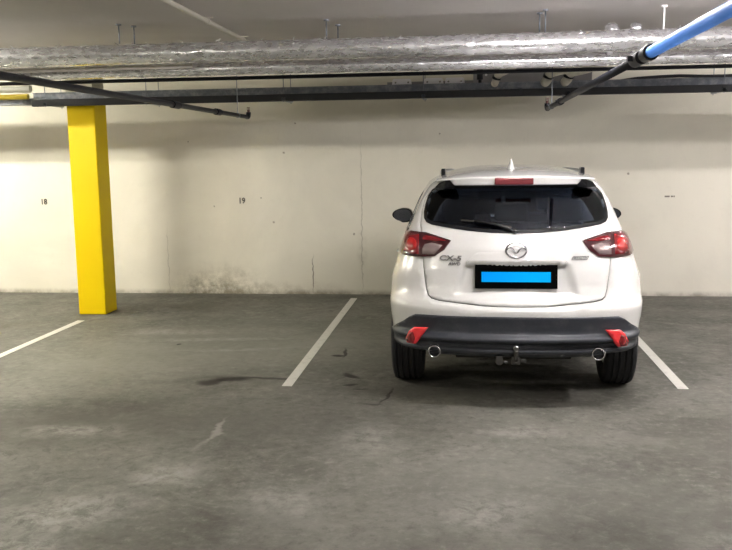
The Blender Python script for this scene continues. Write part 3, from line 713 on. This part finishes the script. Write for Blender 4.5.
# tail lights wrap round the corner
for sg in (1, -1):
    TL = rx([(.426, 1.132), (.50, 1.153), (.595, 1.176), (.70, 1.178)], .02, False)
    TL += [(s_of_y(y, z), z) for y, z in ((.50, 1.168), (.56, 1.150), (.58, 1.12), (.54, 1.07), (.48, 1.035))]
    TL += rx([(.755, 1.020), (.68, 1.018), (.60, 1.022), (.533, 1.030), (.47, 1.075)], .02, False)
    tlp = [(sg*s, v) for s, v in TL]
    L = panel('tail_light', m_redsmoke, tlp, ds=.02, dv=.015, off=.012, parent=CAR, thick=.016, bev=.004)
    R = [(.455, 1.128), (.53, 1.148), (.615, 1.160), (.615, 1.128), (.53, 1.122)]
    panel('red_lens', m_redlens, [(sg*s, v) for s, v in rx(R, .02)], ds=.03, dv=.02, off=.0145, thick=.003, parent=L)
    C_ = [(.480, 1.098), (.550, 1.112), (.600, 1.100), (.614, 1.075), (.614, 1.038), (.575, 1.038), (.535, 1.041)]
    panel('reverse_lens', m_clear, [(sg*s, v) for s, v in rx(C_, .02)], ds=.03, dv=.02, off=.0145, thick=.003, parent=L)['label'] = 'clear lens at the inner end of the light'
    B_ = [(.640, 1.160), (.70, 1.163), (.745, 1.155), (.765, 1.10), (.75, 1.045), (.70, 1.034), (.640, 1.036)]
    panel('red_lens', m_redlens, [(sg*s, v) for s, v in rx(B_, .02)], ds=.03, dv=.02, off=.0145, thick=.003, parent=L)
    cc = [(.692+.038*math.cos(k*PI/12), 1.095+.040*math.sin(k*PI/12)) for k in range(24)]
    panel('brake_lamp', m_redbright, [(sg*s, v) for s, v in rx(cc, .02)], ds=.03, dv=.02, off=.0175, thick=.003, parent=L)['label'] = 'round bright red lamp'
    # fog reflectors
    RF = [(.562, .572), (.650, .566), (.678, .535), (.694, .480), (.680, .455), (.628, .452), (.610, .485), (.588, .525)]
    F_ = panel('rear_reflector', m_reflector, [(sg*s, v) for s, v in rx(RF, .01)], ds=.02, dv=.012, off=.043, thick=.020, parent=CAR, zref=.56)
    F2 = [(.652, .535), (.676, .520), (.691, .478), (.678, .458), (.640, .456), (.634, .49)]
    panel('reflector_dark_field', m_redlens, [(sg*s, v) for s, v in rx(F2, .01)], ds=.02, dv=.012, off=.045, thick=.003, parent=F_, zref=.56)
    # exhaust
    def ex(bm):
        M = Matrix.Translation((sg*.530, .06, .412)) @ Matrix.Rotation(PI/2, 4, 'Z')
        lathe(bm, [(0, .034), (-.004, .040), (0, .043), (.10, .043), (.22, .036), (.22, .030), (.05, .033)], M, 32)
    E_ = simple('exhaust_pipe', m_chrome, CAR, ex, True)
    simple('exhaust_bore', m_inner, E_, lambda bm: cyl(bm, (sg*.53, .10, .412), (sg*.53, .30, .412), .0325, seg=24))

def place(x, z, off, rot=0):
    s = s_of_x(x, z); q = surf(s, z); n = nrm(s, z)
    if n.y > 0: n = -n
    up = (Vector((0, 0, 1))-n*n.z).normalized(); rt = up.cross(n)
    M = Matrix(((rt.x, up.x, n.x, 0), (rt.y, up.y, n.y, 0), (rt.z, up.z, n.z, 0), (0, 0, 0, 1)))
    return Matrix.Translation(q+n*off) @ M @ Matrix.Rotation(rot, 4, 'Z')
# garnish above plate
gr = mirror([(0, .986), (.31, .986), (.322, .990), (.318, 1.000), (.262, 1.052), (.24, 1.060), (0, 1.064)])
panel('tailgate_garnish', m_paint, rx(gr, .02), ds=.03, dv=.012, off=.016, thick=.020, parent=CAR, bev=.006)
# number plate
M = place(0, .902, .014)
pl = simple('number_plate', m_plate, CAR, lambda bm: box(bm, (-.267, -.076, -.006), (.267, .081, .006), .002, M))
simple('plate_panel', m_plateblue, pl, lambda bm: box(bm, (-.224, -.033, .006), (.223, .033, .0075), 0, M))
# emblem
M = place(0, 1.075, .018)
def emb(bm):
    tube(bm, [M @ Vector((.066*math.cos(a), .050*math.sin(a), 0)) for a in [k*2*PI/40 for k in range(40)]], .0055, 8, True)
    for sg in (1, -1):
        P_ = [(sg*.064, -.004, .001), (sg*.053, .012, .003), (sg*.038, .016, .004), (sg*.022, .006, .004), (sg*.010, -.012, .004), (0, -.019, .004)]
        tube(bm, [M @ Vector(p) for p in P_], .005, 8, radii=[.002, .004, .0055, .006, .006, .006])
simple('emblem', m_emblem, CAR, emb, True)
text_mesh('model_badge', 'CX-5', .047, place(-.430, 1.020, .004), m_badge, CAR, .0025, .12, 1.45, .0012)
text_mesh('drive_badge', 'AWD', .028, place(-.402, .984, .004), m_badge, CAR, .002, .12, 1.2, .0006)
M = place(.412, 1.023, .003)
def par(bm):
    a = [(-.058, -.009), (.045, -.009), (.058, .012), (-.046, .012)]
    for i in range(4):
        p, q = a[i], a[(i+1) % 4]; cyl(bm, M @ Vector((*p, .001)), M @ Vector((*q, .001)), .0016, seg=6)
bd = simple('technology_badge', m_chrome, CAR, par)
text_mesh('badge_lettering', 'SKYACTIV', .019, M @ Matrix.Translation((0, .0015, .001)), m_badge, bd, .001, .2, 1.05)

# spoiler lip with high brake light
def spo(bm):
    prof = []
    xs = [-.535, -.51, -.47, -.44, -.425, -.41, -.35, -.25, -.12, 0, .12, .25, .35, .41, .425, .44, .47, .51, .535]
    for x in xs:
        u = x/.535; zt = 1.556-.024*u*u; ye = .335+.085*u*u+.05*max(0, (abs(u)-.85)/.15)**2
        zb = 1.492 if abs(x) <= .411 else (1.492+.034*min(1, (abs(x)-.411)/.03))
        zb = min(zb, zt-.010)
        zf = 1.600-.052*abs(u)**3.0
        prof.append([bm.verts.new(p) for p in ((x, .80, zf), (x, .60, zf-.012), (x, ye+.03, zt+.006), (x, ye+.004, zt), (x, ye, zt-.008), (x, ye+.012, zb+.006), (x, ye+.03, zb), (x, .50, min(zb+.004, zf-.03)), (x, .66, min(1.51, zf-.03)))])
    for A, B in zip(prof, prof[1:]):
        for k in range(len(A)): bm.faces.new((A[k], A[(k+1) % len(A)], B[(k+1) % len(A)], B[k]))
    bm.faces.new(prof[0]); bm.faces.new(prof[-1][::-1])
sp = simple('spoiler', m_paint, CAR, spo); autosmooth(sp, 40)
simple('high_brake_light', m_brake, CAR, lambda bm: box(bm, (-.140, .322, 1.497), (.118, .37, 1.545), .008))
for sg in (1, -1):
    def fin(bm):
        pts = [(.41, 1.532, .395), (.47, 1.526, .405), (.515, 1.512, .45), (.548, 1.478, .50), (.535, 1.455, .48), (.48, 1.470, .44), (.41, 1.478, .43)]
        A = [bm.verts.new((sg*x, y, z)) for x, z, y in pts]; B = [bm.verts.new((sg*x, y+.06, z)) for x, z, y in pts]
        bm.faces.new(A); bm.faces.new(B[::-1])
        for i in range(len(A)): bm.faces.new((A[i], A[(i+1) % len(A)], B[(i+1) % len(A)], B[i]))
    simple('spoiler_fin', m_gloss, CAR, fin)
# roof rails
for sg in (1, -1):
    def rail(bm):
        pts = []
        for k in range(25):
            y = .85+k*.085; q = surf(s_of_y(y, 1.5), 1.63); pts.append((sg*(q.x-.020)-.008, q.y, q.z+.012+.012*max(0, math.sin(k/24*PI))**.5))
        tube(bm, pts, .014, 10)
        for k in (1, 12, 23):
            x_, y, z_ = pts[k]; box(bm, (x_-.016, y-.06, z_-.045), (x_+.016, y+.06, z_), .006)
    r_ = simple('roof_rail', m_alloy, CAR, rail, True)
    simple('rail_foot', m_gloss, r_, lambda bm: box(bm, (sg*.494-.023, .77, 1.545), (sg*.494+.007, .87, 1.602), .007))
# shark fin aerial
def fin(bm):
    secs = []
    for z, y0, y1, wd in ((1.575, .66, .86, .034), (1.60, .665, .845, .030), (1.625, .67, .80, .018), (1.65, .68, .75, .009), (1.667, .69, .715, .004)):
        ym = (y0+y1)/2; secs.append([bm.verts.new((-.018+wd*math.sin(a), ym-(y1-y0)/2*math.cos(a), z)) for a in [k*2*PI/16 for k in range(16)]])
    for A, B in zip(secs, secs[1:]):
        for k in range(16): bm.faces.new((A[k], A[(k+1) % 16], B[(k+1) % 16], B[k]))
    bm.faces.new(secs[0]); bm.faces.new(secs[-1][::-1])
simple('roof_aerial', m_paint, CAR, fin, True)
# rear wiper
def wp(x, z, o): s = s_of_x(x, z); return surf(s, z)+nrm(s, z)*o
wi = simple('rear_wiper', m_gloss, CAR, lambda bm: (tube(bm, [wp(x, z, o) for x, z, o in ((-.01, 1.190, .012), (-.04, 1.200, .022), (-.14, 1.228, .026), (-.27, 1.250, .022))], .009, 8), tube(bm, [wp(-.01, 1.190, .0), wp(-.01, 1.190, .026)], .017, 12)), True)
simple('wiper_blade', m_dullmetal, wi, lambda bm: tube(bm, [wp(x, z, .014) for x, z in ((-.03, 1.213), (-.15, 1.238), (-.27, 1.252), (-.36, 1.258))], .0055, 6), True)
# wheels
def tyre(bm, M):
    p = [(-.085, .215), (-.108, .25), (-.1125, .29), (-.109, .325), (-.098, .350), (-.085, .3575)]
    for g in (-.062, -.022, .022, .062): p += [(g-.008, .360), (g-.005, .349), (g+.005, .349), (g+.008, .360)]
    p += [(.085, .3575), (.098, .350), (.109, .325), (.1125, .29), (.108, .25), (.085, .215)]
    lathe(bm, p, M, 72)
def rim(bm, M, sg):
    lathe(bm, [(-.085, .205), (-.085, .222), (-.06, .205), (.06, .205), (.085, .222), (.085, .205), (.06, .195), (-.06, .195)], M, 48)
    for k in range(5):
        for dk in (-.13, .13):
            a = k*2*PI/5+dk; b = k*2*PI/5+dk*1.6
            tube(bm, [M @ Vector((sg*.06, .04*math.cos(a), .04*math.sin(a))), M @ Vector((sg*.068, .12*math.cos(b), .12*math.sin(b))), M @ Vector((sg*.07, .205*math.cos(b), .205*math.sin(b)))], .014, 8)
    cyl(bm, M @ Vector((sg*.03, 0, 0)), M @ Vector((sg*.075, 0, 0)), .06, seg=24)
for yc in (AX1, AX2):
    for sg in (1, -1):
        M = Matrix.Translation((sg*.768, yc, .3605))
        W_ = simple('wheel', m_alloy, CAR, lambda bm: rim(bm, M, sg)); autosmooth(W_)
        T_ = simple('tyre', m_rubber, W_, lambda bm: tyre(bm, M)); autosmooth(T_, 25)
        simple('brake_disc', m_dullmetal, W_, lambda bm: cyl(bm, M @ Vector((-.02, 0, 0)), M @ Vector((.0, 0, 0)), .15, seg=32))
# mirrors
for sg in (1, -1):
    def hous(bm):
        secs = []
        for y, k in ((2.72, .96), (2.74, 1.0), (2.79, .98), (2.84, .80), (2.88, .45)):
            ring = []
            for i in range(28):
                a = i*2*PI/28; ca, sa = math.cos(a), math.sin(a)
                x = .102*math.copysign(abs(ca)**.7, ca); z = .072*math.copysign(abs(sa)**.75, sa)
                z += .018*(x/.095)*(-1 if z < 0 else .1)*-1 if False else 0
                tap = 1-.30*max(0, x/.102)
                ring.append(bm.verts.new((sg*(.978+x*k), y, 1.125+z*k*tap+(.012 if z < 0 and x > 0 else 0))))
            secs.append(ring)
        for A, B in zip(secs, secs[1:]):
            for i in range(28): bm.faces.new((A[i], A[(i+1) % 28], B[(i+1) % 28], B[i]))
        bm.faces.new(secs[0]); bm.faces.new(secs[-1][::-1])
        tube(bm, [(sg*.90, 2.80, 1.07), (sg*.84, 2.82, 1.055), (sg*.80, 2.82, 1.05)], .022, 8)
    H_ = simple('side_mirror', m_gloss, CAR, hous); autosmooth(H_, 40)
    def mg(bm):
        ring = []
        for y in (2.716, 2.721):
            ring.append([bm.verts.new((sg*(.978+.086*math.copysign(abs(math.cos(a))**.7, math.cos(a))), y, 1.126+.058*math.copysign(abs(math.sin(a))**.75, math.sin(a))*(1-.22*max(0, math.cos(a))))) for a in [i*2*PI/28 for i in range(28)]])
        A, B = ring; bm.faces.new(A); bm.faces.new(B[::-1])
        for i in range(28): bm.faces.new((A[i], A[(i+1) % 28], B[(i+1) % 28], B[i]))
    simple('mirror_glass', m_mirror, H_, mg)
# cabin
def seatback(bm, x, y, w_, z0, z1, lean=.10):
    vs = box(bm, (x-w_/2, y-.06, z0), (x+w_/2, y+.06, z1), .035)
    for v in vs: v.co.y -= (v.co.z-z0)*lean/(z1-z0); v.co.x = x+(v.co.x-x)*(1-.12*max(0, (v.co.z-z0)/(z1-z0)))
for x in (-.37, .37):
    o = simple('front_seat', m_seat, CAR, lambda bm: (seatback(bm, x, 2.15, .52, .60, 1.20, .16), box(bm, (x-.26, 2.12, .50), (x+.26, 2.62, .64), .04)), True); autosmooth(o)
    autosmooth(simple('headrest', m_seat, o, lambda bm: (box(bm, (x-.13, 1.93, 1.22), (x+.13, 2.03, 1.40), .03), cyl(bm, (x-.05, 1.99, 1.15), (x-.05, 1.98, 1.26), .007), cyl(bm, (x+.05, 1.99, 1.15), (x+.05, 1.98, 1.26), .007))))
o = simple('rear_bench', m_seat, CAR, lambda bm: (seatback(bm, 0, 1.28, 1.22, .62, 1.18, .13), box(bm, (-.60, 1.25, .50), (.60, 1.75, .64), .04)), True); autosmooth(o)
for x in (-.40, 0, .40):
    autosmooth(simple('headrest', m_seat, o, lambda bm: (box(bm, (x-.125, 1.09, 1.19), (x+.125, 1.19, 1.395 if x else 1.335), .03), cyl(bm, (x-.05, 1.14, 1.12), (x-.05, 1.14, 1.22), .007), cyl(bm, (x+.05, 1.14, 1.12), (x+.05, 1.14, 1.22), .007))))
simple('cargo_cover', m_inner, CAR, lambda bm: box(bm, (-.60, .42, 1.02), (.60, 1.14, 1.04)))
simple('dashboard', m_inner, CAR, lambda bm: box(bm, (-.68, 3.05, .70), (.68, 3.35, 1.0), .05))
simple('steering_wheel', m_inner, CAR, lambda bm: tube(bm, [(-.37+.18*math.cos(a), 2.90+.05*math.sin(a), .95+.17*math.sin(a)) for a in [k*2*PI/32 for k in range(32)]], .014, 8, True))
# underbody
simple('underbody', m_inner, CAR, lambda bm: (box(bm, (-.64, .22, .385), (.64, 4.1, .43), .01), box(bm, (-.84, 1.36, .30), (.84, 3.18, .40), .01)))
simple('silencer', m_dullmetal, CAR, lambda bm: (cyl(bm, (-.40, .52, .34), (.40, .52, .34), .075, seg=24), tube(bm, [(.40, .52, .35), (.5, .42, .39), (.53, .30, .41)], .022, 10), tube(bm, [(-.40, .52, .35), (-.5, .42, .39), (-.53, .30, .41)], .022, 10)))
simple('rear_axle', m_dullmetal, CAR, lambda bm: (cyl(bm, (-.70, .93, .33), (.70, .93, .33), .03), box(bm, (-.35, .78, .27), (.35, 1.08, .36), .03)))
simple('front_axle', m_dullmetal, CAR, lambda bm: (cyl(bm, (-.70, 3.63, .36), (.70, 3.63, .36), .028), box(bm, (-.35, 3.4, .25), (.35, 3.95, .38), .03)))
# towing hitch
tb = simple('tow_bar', m_dullmetal, CAR, lambda bm: (tube(bm, [(.0, .30, .36), (.0, .10, .355), (.0, .02, .37), (.0, -.015, .40), (.0, -.02, .44)], .016, 12), box(bm, (-.5, .26, .36), (.5, .32, .40)), box(bm, (-.030, .0, .345), (.030, .05, .395), .008), box(bm, (.03, .0, .362), (.065, .02, .384), .004)), True); autosmooth(tb)
simple('tow_ball', m_emblem, tb, lambda bm: (bmesh.ops.create_uvsphere(bm, u_segments=20, v_segments=14, radius=.022, matrix=Matrix.Translation((.0, -.022, .462))), cyl(bm, (0, -.021, .425), (0, -.021, .45), .013)), True)
simple('tow_socket', m_dullmetal, tb, lambda bm: (cyl(bm, (-.105, .0, .368), (-.105, .05, .368), .026, seg=20), box(bm, (-.13, .005, .385), (-.08, .015, .40), .003), cyl(bm, (-.075, .02, .360), (-.055, .02, .355), .01)), False)
# front end: lamps, grille, plate
for sg in (1, -1):
    hl = [(sg*s, z) for s, z in ((2.35, .80), (2.55, .78), (2.62, .80), (2.60, .86), (2.45, .90), (2.30, .90))]
    panel('headlight', m_headlens, dens(hl, .03), off=.008, thick=.012, parent=CAR)
for sg in (1, -1):
    panel('grille', m_gloss, [(sg*s, z) for s, z in dens([(2.68, .52), (3, .50), (3, .74), (2.66, .74)], .04)], off=.006, thick=.01, parent=CAR)
